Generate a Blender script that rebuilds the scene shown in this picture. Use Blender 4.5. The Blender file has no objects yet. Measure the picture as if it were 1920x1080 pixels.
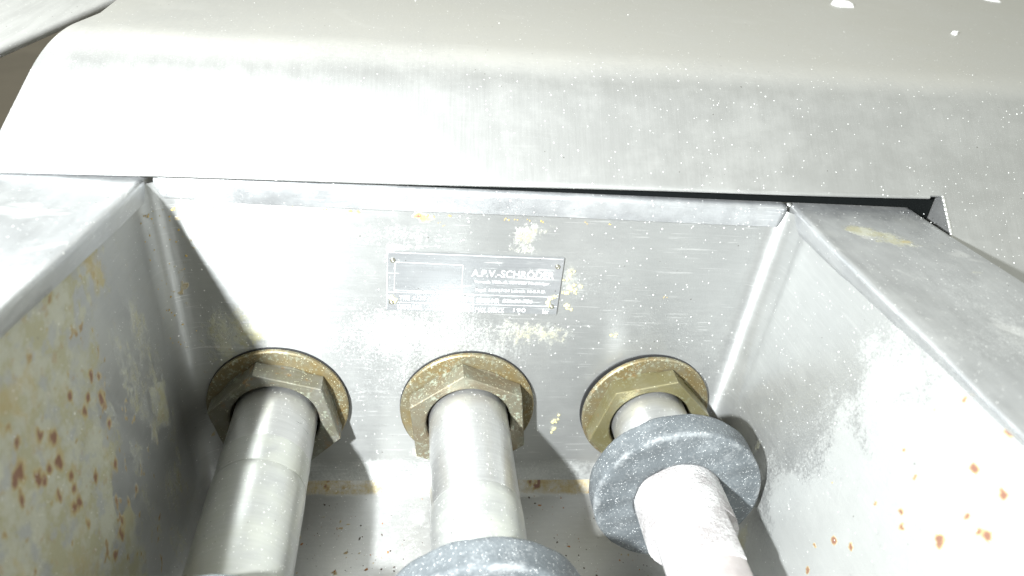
import bpy, bmesh, math, random
import numpy as np
from mathutils import Vector, Matrix
random.seed(7)
rng = np.random.default_rng(7)
S = bpy.context.scene
COL = S.collection

# ------------------------------------------------------------------ camera
RM = [[0.989936734, -0.103054900, 0.096979125],
      [0.030015416, -0.516807718, -0.855575162],
      [0.138290773, 0.849876150, -0.508513709]]
cd = bpy.data.cameras.new("camera")
cam = bpy.data.objects.new("camera", cd)
COL.objects.link(cam)
right, down, fwd = Vector(RM[0]), Vector(RM[1]), Vector(RM[2])
cam.matrix_world = Matrix.Translation((-0.03696271, -0.33455796, 0.27585148)) @ \
    Matrix((right, -down, -fwd)).transposed().to_4x4()
cd.sensor_width = 36.0
cd.lens = 36.0 * 1466.7557 / 1920.0
cd.clip_start, cd.clip_end = 0.005, 100.0
cd.dof.use_dof = True
cd.dof.focus_distance = 0.39
cd.dof.aperture_fstop = 9.0
S.camera = cam

# ------------------------------------------------------------------ light: indoor room + one work lamp
W = bpy.data.worlds.new("World")
S.world = W
W.use_nodes = True
bg = W.node_tree.nodes["Background"]
bg.inputs[0].default_value = (0.97, 1.0, 0.90, 1)
bg.inputs[1].default_value = 0.58
ld = bpy.data.lights.new("work_lamp", 'AREA')   # hand lamp held just left of the camera
ld.shape = 'DISK'
ld.size = 0.022
ld.energy = 11.0
ld.color = (0.955, 1.0, 1.02)
lamp = bpy.data.objects.new("work_lamp", ld)
COL.objects.link(lamp)
lamp.location = (-0.235, -0.385, 0.323)
lamp.rotation_euler = (Vector((0.0, 0.0, 0.06)) - lamp.location).to_track_quat('-Z', 'Y').to_euler()

cl = bpy.data.lights.new("overhead_fill", 'AREA')   # unseen broad overhead fill, added to lighten the hood top
cl.shape = 'RECTANGLE'
cl.size, cl.size_y = 3.2, 3.2
cl.energy = 4.0
cl.color = (1.0, 0.99, 0.93)
over_fill = bpy.data.objects.new("overhead_fill", cl)
COL.objects.link(over_fill)
over_fill.location = (0.6, 1.3, 2.5)
over_fill.rotation_euler = (Vector((0.1, 0.1, 0.15)) - over_fill.location).to_track_quat('-Z', 'Y').to_euler()

wl = bpy.data.lights.new("rear_fill", 'AREA')   # unseen low fill behind the machine, added to brighten the hood top
wl.shape = 'RECTANGLE'
wl.size, wl.size_y = 4.0, 1.8
wl.energy = 16.0
wl.color = (1.0, 0.985, 0.92)
rear_ob = bpy.data.objects.new("rear_fill", wl)
COL.objects.link(rear_ob)
rear_ob.location = (0.9, 4.2, 1.5)
rear_ob.rotation_euler = (Vector((0.1, 0.1, 0.15)) - rear_ob.location).to_track_quat('-Z', 'Y').to_euler()

S.view_settings.view_transform = 'Standard'
S.view_settings.look = 'None'
S.view_settings.exposure = 0.12
S.view_settings.gamma = 1.0
S.cycles.max_bounces = 10
S.cycles.glossy_bounces = 6
S.cycles.diffuse_bounces = 5
S.cycles.caustics_reflective = True
S.cycles.blur_glossy = 0.6
S.cycles.sample_clamp_indirect = 6.0


# ------------------------------------------------------------------ node helpers
class NT:
    def __init__(s, name):
        s.m = bpy.data.materials.new(name)
        s.m.use_nodes = True
        s.t = s.m.node_tree
        s.t.nodes.clear()
        s.out = s.n('ShaderNodeOutputMaterial')
        s.b = s.n('ShaderNodeBsdfPrincipled')
        s.l(s.b.outputs[0], s.out.inputs[0])
        s.co = s.n('ShaderNodeTexCoord').outputs['Object']

    def n(s, t, **k):
        o = s.t.nodes.new(t)
        for a, b in k.items():
            setattr(o, a, b)
        return o

    def l(s, a, b):
        s.t.links.new(a, b)

    def put(s, sock, val):
        if isinstance(val, (int, float)):
            sock.default_value = val
        elif isinstance(val, (tuple, list)):
            sock.default_value = tuple(val) + ((1,) if len(val) == 3 and sock.type == 'RGBA' else ())
        else:
            s.l(val, sock)

    def scaled(s, sc, rot=(0, 0, 0)):
        mp = s.n('ShaderNodeMapping')
        s.l(s.co, mp.inputs[0])
        mp.inputs['Scale'].default_value = sc
        mp.inputs['Rotation'].default_value = rot
        return mp.outputs[0]

    def noise(s, scale, detail=4, rough=0.6, vec=None):
        o = s.n('ShaderNodeTexNoise')
        s.l(vec or s.co, o.inputs['Vector'])
        o.inputs['Scale'].default_value = scale
        o.inputs['Detail'].default_value = detail
        o.inputs['Roughness'].default_value = rough
        return o.outputs['Fac']

    def voro(s, scale, vec=None, rand=1.0):
        o = s.n('ShaderNodeTexVoronoi')
        s.l(vec or s.co, o.inputs['Vector'])
        o.inputs['Scale'].default_value = scale
        o.inputs['Randomness'].default_value = rand
        return o

    def math(s, op, a, b=0.0, c=None, clamp=False):
        o = s.n('ShaderNodeMath', operation=op, use_clamp=clamp)
        s.put(o.inputs[0], a)
        s.put(o.inputs[1], b)
        if c is not None:
            s.put(o.inputs[2], c)
        return o.outputs[0]

    def step(s, x, lo, hi, a=0.0, b=1.0):
        o = s.n('ShaderNodeMapRange', interpolation_type='SMOOTHSTEP')
        s.put(o.inputs[0], x)
        for i, q in enumerate((lo, hi, a, b)):
            s.put(o.inputs[1 + i], q)
        return o.outputs[0]

    def mix(s, f, a, b):
        o = s.n('ShaderNodeMix', data_type='RGBA')
        s.put(o.inputs[0], f)
        s.put(o.inputs[6], a)
        s.put(o.inputs[7], b)
        return o.outputs[2]

    def attr(s, name):
        o = s.n('ShaderNodeAttribute', attribute_name=name)
        sp = s.n('ShaderNodeSeparateColor')
        s.l(o.outputs['Color'], sp.inputs[0])
        return sp.outputs

    def bump(s, h, strength, dist, nrm=None):
        o = s.n('ShaderNodeBump')
        o.inputs['Strength'].default_value = strength
        o.inputs['Distance'].default_value = dist
        s.l(h, o.inputs['Height'])
        if nrm is not None:
            s.l(nrm, o.inputs['Normal'])
        return o.outputs[0]

    def fin(s, color, rough, metal, nrm=None, **kw):
        s.put(s.b.inputs['Base Color'], color)
        s.put(s.b.inputs['Roughness'], rough)
        s.put(s.b.inputs['Metallic'], metal)
        if nrm is not None:
            s.l(nrm, s.b.inputs['Normal'])
        for k, q in kw.items():
            s.put(s.b.inputs[k], q)
        return s.m


def specks(t, scale, lo, density, vec=None):
    """small round grains: 1 inside a grain; only a share of the cells has one"""
    vo = t.voro(scale, vec)
    sep = t.n('ShaderNodeSeparateColor')
    t.l(vo.outputs['Color'], sep.inputs[0])
    has = t.math('LESS_THAN', sep.outputs[0], density)
    rad = t.math('MULTIPLY', sep.outputs[1], lo)
    ins = t.math('LESS_THAN', vo.outputs['Distance'], rad)
    return t.math('MULTIPLY', has, ins)


def steel(name, base=(0.60, 0.61, 0.61), metal=0.8, rough=0.38, brush=(40, 900, 40), rot=(0, 0, 0), brush_amt=0.25,
          grime=0.25, grime_col=(0.30, 0.30, 0.26), speck=0.12, stain=False, wave=0.0, scratch=0.0, bmp=0.16, rvar=0.10, aniso=0.0, tan=(0, 0, 1), film=0.0):
    t = NT(name)
    br = t.noise(1.0, 3, 0.7, t.scaled(brush, rot))
    big = t.noise(14, 5, 0.62)
    mid = t.noise(90, 5, 0.65)
    fine = t.noise(900, 2, 0.5)
    col = t.mix(t.step(br, 0.3, 0.7), tuple(c * (1 - brush_amt) for c in base), tuple(min(1, c * (1 + brush_amt)) for c in base))
    gm = t.math('MULTIPLY', t.step(t.math('ADD', t.math('MULTIPLY', big, 0.6), t.math('MULTIPLY', mid, 0.4)), 0.42, 0.66), grime)
    col = t.mix(gm, col, grime_col)
    met = t.math('MULTIPLY', t.math('SUBTRACT', 1.0, gm), metal)
    rg = t.math('ADD', t.math('MULTIPLY', mid, rvar), t.math('ADD', rough - 0.04 - rvar * 0.5, t.math('MULTIPLY', br, 0.08)))
    hgt = t.math('ADD', t.math('MULTIPLY', br, 0.5), t.math('MULTIPLY', fine, 0.35))
    nr = t.bump(hgt, bmp, 0.00025)
    if wave:
        nr = t.bump(t.noise(26, 2, 0.5), wave, 0.004, nr)
    if film:                                   # dust settled on the faces that lie flat
        gn = t.n('ShaderNodeNewGeometry')
        sz = t.n('ShaderNodeSeparateXYZ')
        t.l(gn.outputs['Normal'], sz.inputs[0])
        fl = t.math('MULTIPLY', t.step(sz.outputs[2], 0.84, 0.985), t.step(t.math('ADD', t.math('MULTIPLY', big, 0.5), t.math('MULTIPLY', t.noise(500, 4, 0.7), 0.5)), 0.30, 0.62, film * 0.6, film))
        col = t.mix(fl, col, (0.42, 0.40, 0.34))
        met = t.math('MULTIPLY', met, t.math('SUBTRACT', 1.0, fl))
        rg = t.math('ADD', rg, t.math('MULTIPLY', fl, 0.2))
    if scratch:
        sc = None
        for k, (ang, ss) in enumerate(((0.25, 16), (-0.45, 22), (1.2, 30))):
            v = t.scaled((ss, ss, ss * 45), (0, ang, 0))
            vo = t.noise(1.0, 1, 0.4, v)
            one = t.math('MULTIPLY', t.step(vo, 0.66, 0.70), t.step(t.noise(45 + 9 * k, 2, 0.5), 0.5, 0.6))
            sc = one if sc is None else t.math('MAXIMUM', sc, one)
        sc = t.math('MULTIPLY', sc, scratch)
        col = t.mix(sc, col, (0.9, 0.9, 0.88))
        rg = t.math('ADD', rg, t.math('MULTIPLY', sc, 0.15))
    if stain:
        r, g, b = t.attr('stain')[:3]
        w1 = t.noise(160, 6, 0.7, t.scaled((1, 1, 0.45)))
        w2 = t.noise(420, 5, 0.75)
        w = t.math('ADD', t.math('MULTIPLY', w1, 0.5), t.math('MULTIPLY', w2, 0.5))
        ww = t.math('ADD', t.math('MULTIPLY', w1, 0.3), t.math('MULTIPLY', t.noise(700, 4, 0.75), 0.7))
        # white powdery residue, plus painted glare on floor fillet and right wall
        mw = t.step(t.math('ADD', b, t.math('MULTIPLY', t.math('SUBTRACT', ww, 0.5), 2.2)), 0.36, 0.74)
        mw = t.math('MULTIPLY', mw, t.step(b, 0.02, 0.25))
        mw = t.math('MULTIPLY', mw, 0.30)
        col = t.mix(mw, col, (0.62, 0.63, 0.60))
        met = t.math('MULTIPLY', met, t.math('SUBTRACT', 1.0, mw))
        # yellow-green grease
        mg = t.step(t.math('ADD', g, t.math('MULTIPLY', t.math('SUBTRACT', w, 0.5), 2.4)), 0.42, 0.80)
        mg = t.math('MULTIPLY', mg, t.step(g, 0.02, 0.25))
        gc = t.mix(t.step(t.noise(70, 5, 0.7), 0.42, 0.56), (0.36, 0.33, 0.15), (0.46, 0.455, 0.33))
        gc = t.mix(t.math('MULTIPLY', t.step(t.noise(105, 4, 0.65), 0.54, 0.62), 0.8), gc, (0.33, 0.335, 0.33))
        gc = t.mix(t.math('MULTIPLY', t.step(t.noise(150, 4, 0.65), 0.58, 0.66), 0.7), gc, (0.36, 0.24, 0.08))
        mg = t.math('MULTIPLY', mg, 0.66)
        col = t.mix(mg, col, gc)
        met = t.math('MULTIPLY', met, t.math('SUBTRACT', 1.0, mg))
        # rust and ochre
        mr = t.step(t.math('ADD', r, t.math('MULTIPLY', t.math('SUBTRACT', w, 0.5), 0.8)), 0.34, 0.62)
        mr = t.math('MULTIPLY', mr, t.step(r, 0.02, 0.2))
        rc = t.mix(t.step(t.math('ADD', r, t.math('MULTIPLY', t.math('SUBTRACT', w2, 0.5), 0.8)), 0.5, 1.0), (0.40, 0.31, 0.13), (0.17, 0.055, 0.022))
        col = t.mix(t.math('MULTIPLY', mr, 0.88), col, rc)
        met = t.math('MULTIPLY', met, t.math('SUBTRACT', 1.0, mr))
        dirt = t.math('MAXIMUM', mw, t.math('MAXIMUM', mg, mr))
        rg = t.math('ADD', t.math('MULTIPLY', rg, t.math('SUBTRACT', 1.0, t.math('MULTIPLY', dirt, 0.5))), t.math('MULTIPLY', dirt, 0.4))
        nr = t.bump(t.math('MULTIPLY', dirt, w2), 0.5, 0.0006, nr)
    if speck:
        sp = t.math('MAXIMUM', specks(t, 1500, 0.45, speck * 1.6), specks(t, 700, 0.34, speck * 0.5))
        col = t.mix(sp, col, (0.85, 0.85, 0.82))
        met = t.math('MULTIPLY', met, t.math('SUBTRACT', 1.0, sp))
        dk = specks(t, 900, 0.4, speck * 0.25)
        col = t.mix(t.math('MULTIPLY', dk, 0.6), col, (0.13, 0.12, 0.10))
    if aniso:
        t.put(t.b.inputs['Anisotropic'], aniso)
        cv = t.n('ShaderNodeCombineXYZ')
        for k in range(3):
            cv.inputs[k].default_value = tan[k]
        t.l(cv.outputs[0], t.b.inputs['Tangent'])
    return t.fin(col, rg, met, nr)


# hood: brushed up and down the slope, dusty
M = {}
M['hood'] = steel('hood_steel', (0.55, 0.553, 0.547), 0.90, 0.49, (1100, 40, 40), (0, 0, 0), 0.015, 0.14, (0.42, 0.415, 0.37), 0.012, scratch=0.035, bmp=0.05, rvar=0.05, film=0.5)
BAS = dict(base=(0.395, 0.40, 0.392), metal=0.66, rough=0.38, brush_amt=0.03, grime=0.10, grime_col=(0.46, 0.46, 0.42), speck=0.015,
           stain=True, wave=0.07, scratch=0.25, bmp=0.12)
M['basin'] = steel('trough_steel', brush=(60, 60, 500), aniso=0.85, tan=(0, 0, 1), **BAS)
M['basin_side'] = steel('trough_side_steel', brush=(60, 60, 500), aniso=0.85, tan=(0, 0, 1), **dict(BAS, scratch=0.05))
M['basin_floor'] = steel('trough_floor_steel', brush=(60, 500, 60), aniso=0.3, tan=(0, 1, 0), **dict(BAS, base=(0.50, 0.50, 0.49)))
M['rim'] = steel('rim_steel', (0.51, 0.52, 0.53), 0.75, 0.40, (120, 30, 120), (0, 0, 0), 0.08, 0.4, (0.34, 0.34, 0.31), 0.03,
                 stain=True, wave=0.12, scratch=0.3)
M['bright'] = steel('polished_rod_steel', (0.52, 0.52, 0.51), 0.75, 0.30, (40, 900, 40), (0, 0, 0), 0.06, 0.12, (0.45, 0.44, 0.40), 0.05)
M['sleeve'] = steel('matt_rod_steel', (0.44, 0.445, 0.43), 0.60, 0.38, (60, 700, 60), (0, 0, 0), 0.05, 0.5, (0.40, 0.41, 0.33), 0.05)
M['plate'] = steel('nameplate_steel', (0.42, 0.43, 0.44), 0.72, 0.32, (25, 40, 900), (0, 0.12, 0), 0.05, 0.12, (0.5, 0.5, 0.46), 0.03, scratch=0.8)
M['dark'] = steel('dull_frame_steel', (0.28, 0.30, 0.31), 0.6, 0.5, (60, 60, 60), (0, 0, 0), 0.1, 0.4, (0.2, 0.2, 0.18), 0.05)
M['lid'] = steel('lid_steel', (0.70, 0.70, 0.69), 0.5, 0.5, (300, 20, 20), (0, 0, 0.4), 0.06, 0.2, (0.6, 0.6, 0.57), 0.06)


def brass(name, a, b, green, orange=0.75, grain=0.22):
    t = NT(name)
    n1 = t.noise(70, 5, 0.65)
    n2 = t.noise(420, 5, 0.7)
    col = t.mix(t.step(n1, 0.38, 0.64), a, b)
    col = t.mix(t.math('MULTIPLY', t.step(t.noise(130, 4, 0.6), 0.56, 0.70), orange), col, (0.24, 0.13, 0.035))
    gr = t.math('MULTIPLY', t.step(n2, 0.53, 0.60), t.step(t.noise(55, 3, 0.6), 0.40, 0.58))
    col = t.mix(t.math('MULTIPLY', gr, green), col, (0.30, 0.34, 0.27))
    sp = specks(t, 1300, 0.45, grain)
    col = t.mix(t.math('MULTIPLY', sp, 0.7), col, (0.50, 0.50, 0.36))
    met = t.math('MULTIPLY', t.math('SUBTRACT', 1.0, t.math('MAXIMUM', t.math('MULTIPLY', gr, green), sp)), 0.45)
    nr = t.bump(t.math('ADD', n2, sp), 0.4, 0.0005)
    return t.fin(col, t.step(n1, 0.3, 0.7, 0.38, 0.55), met, nr)


M['brass0'] = brass('grey_tarnished_brass', (0.15, 0.141, 0.10), (0.18, 0.175, 0.148), 0.5, 0.7, 0.16)
M['brass1'] = brass('green_tarnished_brass', (0.18, 0.150, 0.10), (0.185, 0.177, 0.13), 0.75, 0.35, 0.26)
M['brass2'] = brass('olive_brass', (0.17, 0.150, 0.070), (0.18, 0.163, 0.092), 0.25, 0.35, 0.05)
M['washer'] = brass('stained_brass', (0.185, 0.140, 0.064), (0.175, 0.155, 0.10), 0.5, 0.55)


def rubber():
    t = NT('dusty_grey_rubber')
    n1 = t.noise(48, 5, 0.65)
    n2 = t.noise(700, 3, 0.6)
    geo = t.n('ShaderNodeNewGeometry')
    col = t.mix(t.step(n1, 0.35, 0.65), (0.078, 0.088, 0.094), (0.118, 0.131, 0.138))
    ea = t.attr('edge')[0]
    d = t.math('MULTIPLY', t.step(t.math('ADD', t.math('ADD', t.math('MULTIPLY', t.noise(85, 6, 0.75), 0.55), t.math('MULTIPLY', n2, 0.55)), t.math('MULTIPLY', ea, t.step(t.noise(75, 3, 0.6), 0.35, 0.65, 0.02, 0.26))), 0.54, 0.80), 0.36)
    col = t.mix(d, col, (0.42, 0.43, 0.43))
    sp = t.math('MAXIMUM', specks(t, 1900, 0.5, 0.16), specks(t, 900, 0.32, 0.03))
    col = t.mix(sp, col, (0.55, 0.56, 0.56))
    nr = t.bump(t.math('ADD', n2, t.math('MULTIPLY', n1, 2.0)), 0.6, 0.0006)
    return t.fin(col, 0.62, 0.0, nr)


M['rubber'] = rubber()


def powder():
    t = NT('white_powder_coat')
    n1 = t.noise(60, 5, 0.7)
    n2 = t.noise(800, 4, 0.7)
    col = t.mix(t.step(n1, 0.40, 0.66), (0.46, 0.45, 0.445), (0.29, 0.27, 0.265))
    col = t.mix(t.math('MULTIPLY', t.step(n2, 0.55, 0.64), 0.5), col, (0.17, 0.145, 0.14))
    nr = t.bump(n2, 0.7, 0.0009)
    return t.fin(col, 0.7, 0.0, nr)


def plain(name, c, rough=0.6, metal=0.0, var=0.2, sc=200.0):
    t = NT(name)
    n = t.noise(sc, 4, 0.6)
    col = t.mix(n, tuple(x * (1 - var) for x in c), tuple(min(1, x * (1 + var)) for x in c))
    return t.fin(col, rough, metal, t.bump(n, 0.3, 0.0004))


M['powder'] = powder()
M['pink'] = plain('pinkish_powdered_steel', (0.33, 0.30, 0.29), 0.55, 0.1, 0.25, 150)
M['white'] = plain('white_paint_chip', (0.84, 0.84, 0.83), 0.6)
M['grain'] = plain('pale_dust', (0.56, 0.56, 0.54), 0.7)
M['grease'] = plain('dried_yellow_grease', (0.58, 0.53, 0.27), 0.6, 0, 0.3, 400)
M['ochre'] = plain('ochre_stain', (0.50, 0.36, 0.12), 0.7, 0, 0.35, 300)
M['rustm'] = plain('rust_scale', (0.36, 0.17, 0.07), 0.8, 0, 0.4, 400)
M['darkspeck'] = plain('dark_grit', (0.09, 0.07, 0.055), 0.7, 0, 0.5, 500)
M['gasket'] = plain('black_gasket', (0.02, 0.02, 0.02), 0.6)
M['black'] = plain('gap_black', (0.004, 0.005, 0.005), 0.9)  # stands in for the darkness of the gap under the hood
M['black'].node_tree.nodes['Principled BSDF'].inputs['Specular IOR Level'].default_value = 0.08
M['paint'] = plain('white_plate_print', (0.74, 0.75, 0.74), 0.45, 0.0, 0.05, 900)
M['rivet'] = steel('rivet_steel', (0.34, 0.33, 0.28), 0.9, 0.25, (60, 60, 60), (0, 0, 0), 0.1, 0.3, (0.25, 0.24, 0.16), 0.0)
M['ground'] = plain('brown_concrete', (0.22, 0.19, 0.15), 0.8, 0, 0.3, 5)
M['weld'] = plain('weld_bead', (0.62, 0.62, 0.60), 0.35, 0.8, 0.3, 600)


# ------------------------------------------------------------------ object helpers
def thing(name, label, cat, loc=(0, 0, 0), group=None):
    o = bpy.data.objects.new(name, None)
    o.empty_display_size = 0.02
    COL.objects.link(o)
    o.location = loc
    o['label'] = label
    o['category'] = cat
    if group:
        o['group'] = group
    return o


def tag(o, label, cat, group=None, kind=None):
    o['label'] = label
    o['category'] = cat
    if group:
        o['group'] = group
    if kind:
        o['kind'] = kind
    return o


def link(name, me, mat, parent=None, smooth=None):
    o = bpy.data.objects.new(name, me)
    COL.objects.link(o)
    if mat and not me.materials:
        me.materials.append(mat)
    if parent:
        o.parent = parent
    if smooth is not None:
        me.polygons.foreach_set('use_smooth', [True] * len(me.polygons))
        if smooth < 180:
            me.set_sharp_from_angle(angle=math.radians(smooth))
    return o


def mesh(verts, faces, name='m'):
    me = bpy.data.meshes.new(name)
    me.from_pydata([tuple(map(float, v)) for v in verts], [], faces)
    me.update()
    return me


def fixn(me):
    bm = bmesh.new()
    bm.from_mesh(me)
    bmesh.ops.recalc_face_normals(bm, faces=bm.faces)
    bm.to_mesh(me)
    bm.free()
    return me


def grid(nu, nv, P, N=None):
    """P: (nu, nv, 3) array -> quad mesh; N analytic normals"""
    me = bpy.data.meshes.new('g')
    V = P.reshape(-1, 3)
    idx = np.arange(nu * nv).reshape(nu, nv)
    F = np.stack([idx[:-1, :-1], idx[1:, :-1], idx[1:, 1:], idx[:-1, 1:]], -1).reshape(-1, 4)
    if N is not None:
        f0 = F[len(F) // 2]
        gn = np.cross(V[f0[1]] - V[f0[0]], V[f0[3]] - V[f0[0]])
        if gn @ N.reshape(-1, 3)[f0[0]] < 0:
            F = F[:, ::-1]
    me.vertices.add(len(V))
    me.vertices.foreach_set('co', V.astype(np.float32).ravel())
    me.loops.add(F.size)
    me.loops.foreach_set('vertex_index', F.astype(np.int32).ravel())
    me.polygons.add(len(F))
    me.polygons.foreach_set('loop_start', np.arange(0, F.size, 4, dtype=np.int32))
    me.update(calc_edges=True)
    me.polygons.foreach_set('use_smooth', np.ones(len(F), bool))
    if N is not None:
        me.normals_split_custom_set_from_vertices(N.reshape(-1, 3).tolist())
    return me


def set_stain(me, rgb):
    at = me.color_attributes.new('stain', 'FLOAT_COLOR', 'POINT')
    a = np.ones((len(me.vertices), 4), np.float32)
    a[:, :3] = rgb
    at.data.foreach_set('color', a.ravel())


def vnoise(x, y, sc, seed):
    """2-D value noise, 3 octaves, 0..1"""
    tot = np.zeros_like(x)
    amp = 1.0
    s = 0
    for o in range(3):
        r = np.random.default_rng(seed + o).random((256, 256))
        u, w = x * sc * 2 ** o + 71.3, y * sc * 2 ** o + 43.7
        i, j = np.floor(u).astype(int), np.floor(w).astype(int)
        fu, fw = u - i, w - j
        fu, fw = fu * fu * (3 - 2 * fu), fw * fw * (3 - 2 * fw)
        a = r[i % 256, j % 256] * (1 - fu) + r[(i + 1) % 256, j % 256] * fu
        b = r[i % 256, (j + 1) % 256] * (1 - fu) + r[(i + 1) % 256, (j + 1) % 256] * fu
        tot += amp * (a * (1 - fw) + b * fw)
        s += amp
        amp *= 0.55
    return tot / s


def sm(x, a, b):
    t = np.clip((x - a) / (b - a), 0, 1)
    return t * t * (3 - 2 * t)


def blob(x, y, cx, cy, rx, ry):
    return np.exp(-(((x - cx) / rx) ** 2 + ((y - cy) / ry) ** 2))


def lathe(profile, seg=64, cap=True, jitter=0.0, centre=(0, 0)):
    """profile: (y, r) along the -Y running axis"""
    vs, fs = [], []
    n = len(profile)
    for (y, r) in profile:
        for k in range(seg):
            a = 2 * math.pi * k / seg
            rr = r + (random.uniform(-jitter, jitter) if jitter else 0)
            vs.append((centre[0] + rr * math.cos(a), y, centre[1] + rr * math.sin(a)))
    for i in range(n - 1):
        for k in range(seg):
            k2 = (k + 1) % seg
            fs.append((i * seg + k, i * seg + k2, (i + 1) * seg + k2, (i + 1) * seg + k))
    if cap:
        fs.append(tuple(range(seg)))
        fs.append(tuple(range((n - 1) * seg, n * seg)))
    return fixn(mesh(vs, fs))


def sweep(profile, path, closed=False):
    """profile: list of (a, b) in the plane of two axes; path: list of functions giving a 3-D point"""
    n = len(profile)
    vs, fs = [], []
    for P in path:
        for q in profile:
            vs.append(P(q))
    m = n if closed else n - 1
    for i in range(len(path) - 1):
        for k in range(m):
            k2 = (k + 1) % n
            fs.append((i * n + k, i * n + k2, (i + 1) * n + k2, (i + 1) * n + k))
    if closed:
        fs.append(tuple(range(n)))
        fs.append(tuple(range((len(path) - 1) * n, len(path) * n)))
    return fixn(mesh(vs, fs))


# ================================================================== THE GROUND
me = mesh([(-30, -30, -0.9), (30, -30, -0.9), (30, 30, -0.9), (-30, 30, -0.9)], [(0, 1, 2, 3)])
g = link('floor', me, M['ground'])
g['kind'] = 'structure'

# ================================================================== THE TROUGH
trough = thing('plunger_trough', 'open stainless steel trough with stained filleted walls around the three rods', 'trough', (0, 0, 0))
ZF, ZT, RF, YB = -0.0565, 0.1262, 0.0150, -0.31
XL, XR = -0.1470, 0.1484


def taper(P):
    Q = P.copy()
    z = P[..., 2]
    Q[..., 0] += np.where(P[..., 0] < 0, -1, 1) * np.where(P[..., 0] < 0, 0.045, 0.0) * np.clip(np.abs(P[..., 0]) / 0.14, 0, 1) * np.maximum(0, -P[..., 1] - 0.004) * sm(z, -0.01, 0.11)
    Q[..., 2] += np.where(P[..., 0] < 0, 0.09, 0.045) * sm(np.abs(P[..., 0]), 0.13, 0.146) * np.maximum(0, -P[..., 1] - 0.004) * sm(z, 0.07, 0.126)
    Q[..., 0] += np.where(P[..., 0] < 0, -1, 1) * 0.052 * (z - 0.035) * np.clip(np.abs(P[..., 0]) / 0.14, 0, 1)
    return Q


def rounded(P):
    """points of the plain box -> the box with filleted inside edges; also the inward normals"""
    lo = np.array([XL + RF, YB - 1, ZF + RF])
    hi = np.array([XR - RF, -RF, ZT + 1])
    C = np.clip(P, lo, hi)
    D = P - C
    L = np.linalg.norm(D, axis=-1, keepdims=True)
    Dn = D / np.maximum(L, 1e-9)
    return C + Dn * RF, -Dn


def lin(a, b, st):
    n = max(2, int(round((b - a) / st)) + 1)
    return np.linspace(a, b, n)


ST = 0.0013
xs, ys, zs = lin(XL, XR, ST), lin(YB, 0, ST), lin(ZF, ZT, ST)


def part_grid(name, A, stain):
    P, N = rounded(A)
    P = taper(P)
    me = grid(A.shape[0], A.shape[1], P, N)
    set_stain(me, stain(P))
    return link(name, me, M[{'floor_pan': 'basin_floor', 'side_wall': 'basin_side'}.get(name, 'basin')], trough)


def stain_back(P):
    x, z = P[..., 0], P[..., 2]
    n1, n2, n3 = vnoise(x, z, 45, 1), vnoise(x, z, 160, 2), vnoise(x, z, 14, 3)
    r = np.zeros_like(x)
    g_ = np.zeros_like(x)
    b = 0.04 + 0.18 * sm(n3, 0.5, 0.8)
    # grease left of the first nut, above the second nut and around the plate
    for cx, cz, rx, rz, k in ((-.122, .044, .014, .020, .75), (-.104, .046, .012, .010, .55), (-.130, .015, .010, .030, .3), (-.100, .066, .012, .012, .3), (.020, .104, .010, .006, .62), (.028, .110, .014, .006, .45),
                              (.045, .045, .022, .016, .42), (.020, .046, .02, .012, .35), (-.044, .092, .006, .006, .5), (-.035, .097, .02, .003, .5), (.020, .0965, .014, .003, .55),
                              (.047, .085, .006, .012, .5), (-.02, -.03, .010, .006, .55), (-.026, -.036, .006, .006, .6), (.05, -.016, .004, .008, .5), (.01, .055, .05, .012, .25)):
        g_ += k * blob(x, z, cx, cz, rx, rz)
    for cx, cz, rx, rz, k in ((-.015, .047, .05, .022, .22), (.02, .04, .05, .024, .22), (-.06, .05, .04, .02, .24), (-.08, .098, .03, .018, .24), (-.03, .103, .035, .008, .34),
                              (.05, .08, .014, .012, .35), (-.005, .02, .05, .02, .30), (-.05, .01, .02, .02, .25), (.115, -.02, .03, .02, .2)):
        b += k * blob(x, z, cx, cz, rx, rz)
    # rusty dots under the lip, thinner to the right
    line = blob(x, z, 0, .1145, 9, .0022)
    r += line * sm(n2, .58, .74) * np.where(x < .06, .9, .35) * sm(n1, .35, .6)
    r += blob(x, z, -.033, .112, .012, .003) * sm(n2, .5, .65) * .8
    # fillet spots at the left corner, ochre tide line along the floor fillet
    r += sm(n2, .70, .80) * (x < -.128) * .55
    band = sm(-z, .049, .0545)
    r += band * (.30 + .35 * sm(n1, .35, .65)) * np.where(x < .02, 1.0, .7)
    g_ += sm(-z, .044, .054) * .28
    b += .5 * sm(-z, .036, .044)  # pale strip painted in for the bright sheen of the floor fillet
    r += .45 * blob(x, z, .046, .0815, .004, .0012) + .4 * blob(x, z, -.042, .096, .003, .001) + .4 * blob(x, z, .044, .061, .003, .003)
    return np.stack([r, g_ * (0.5 + n1), b * (0.55 + 0.9 * n1)], -1).reshape(-1, 3)


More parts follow.
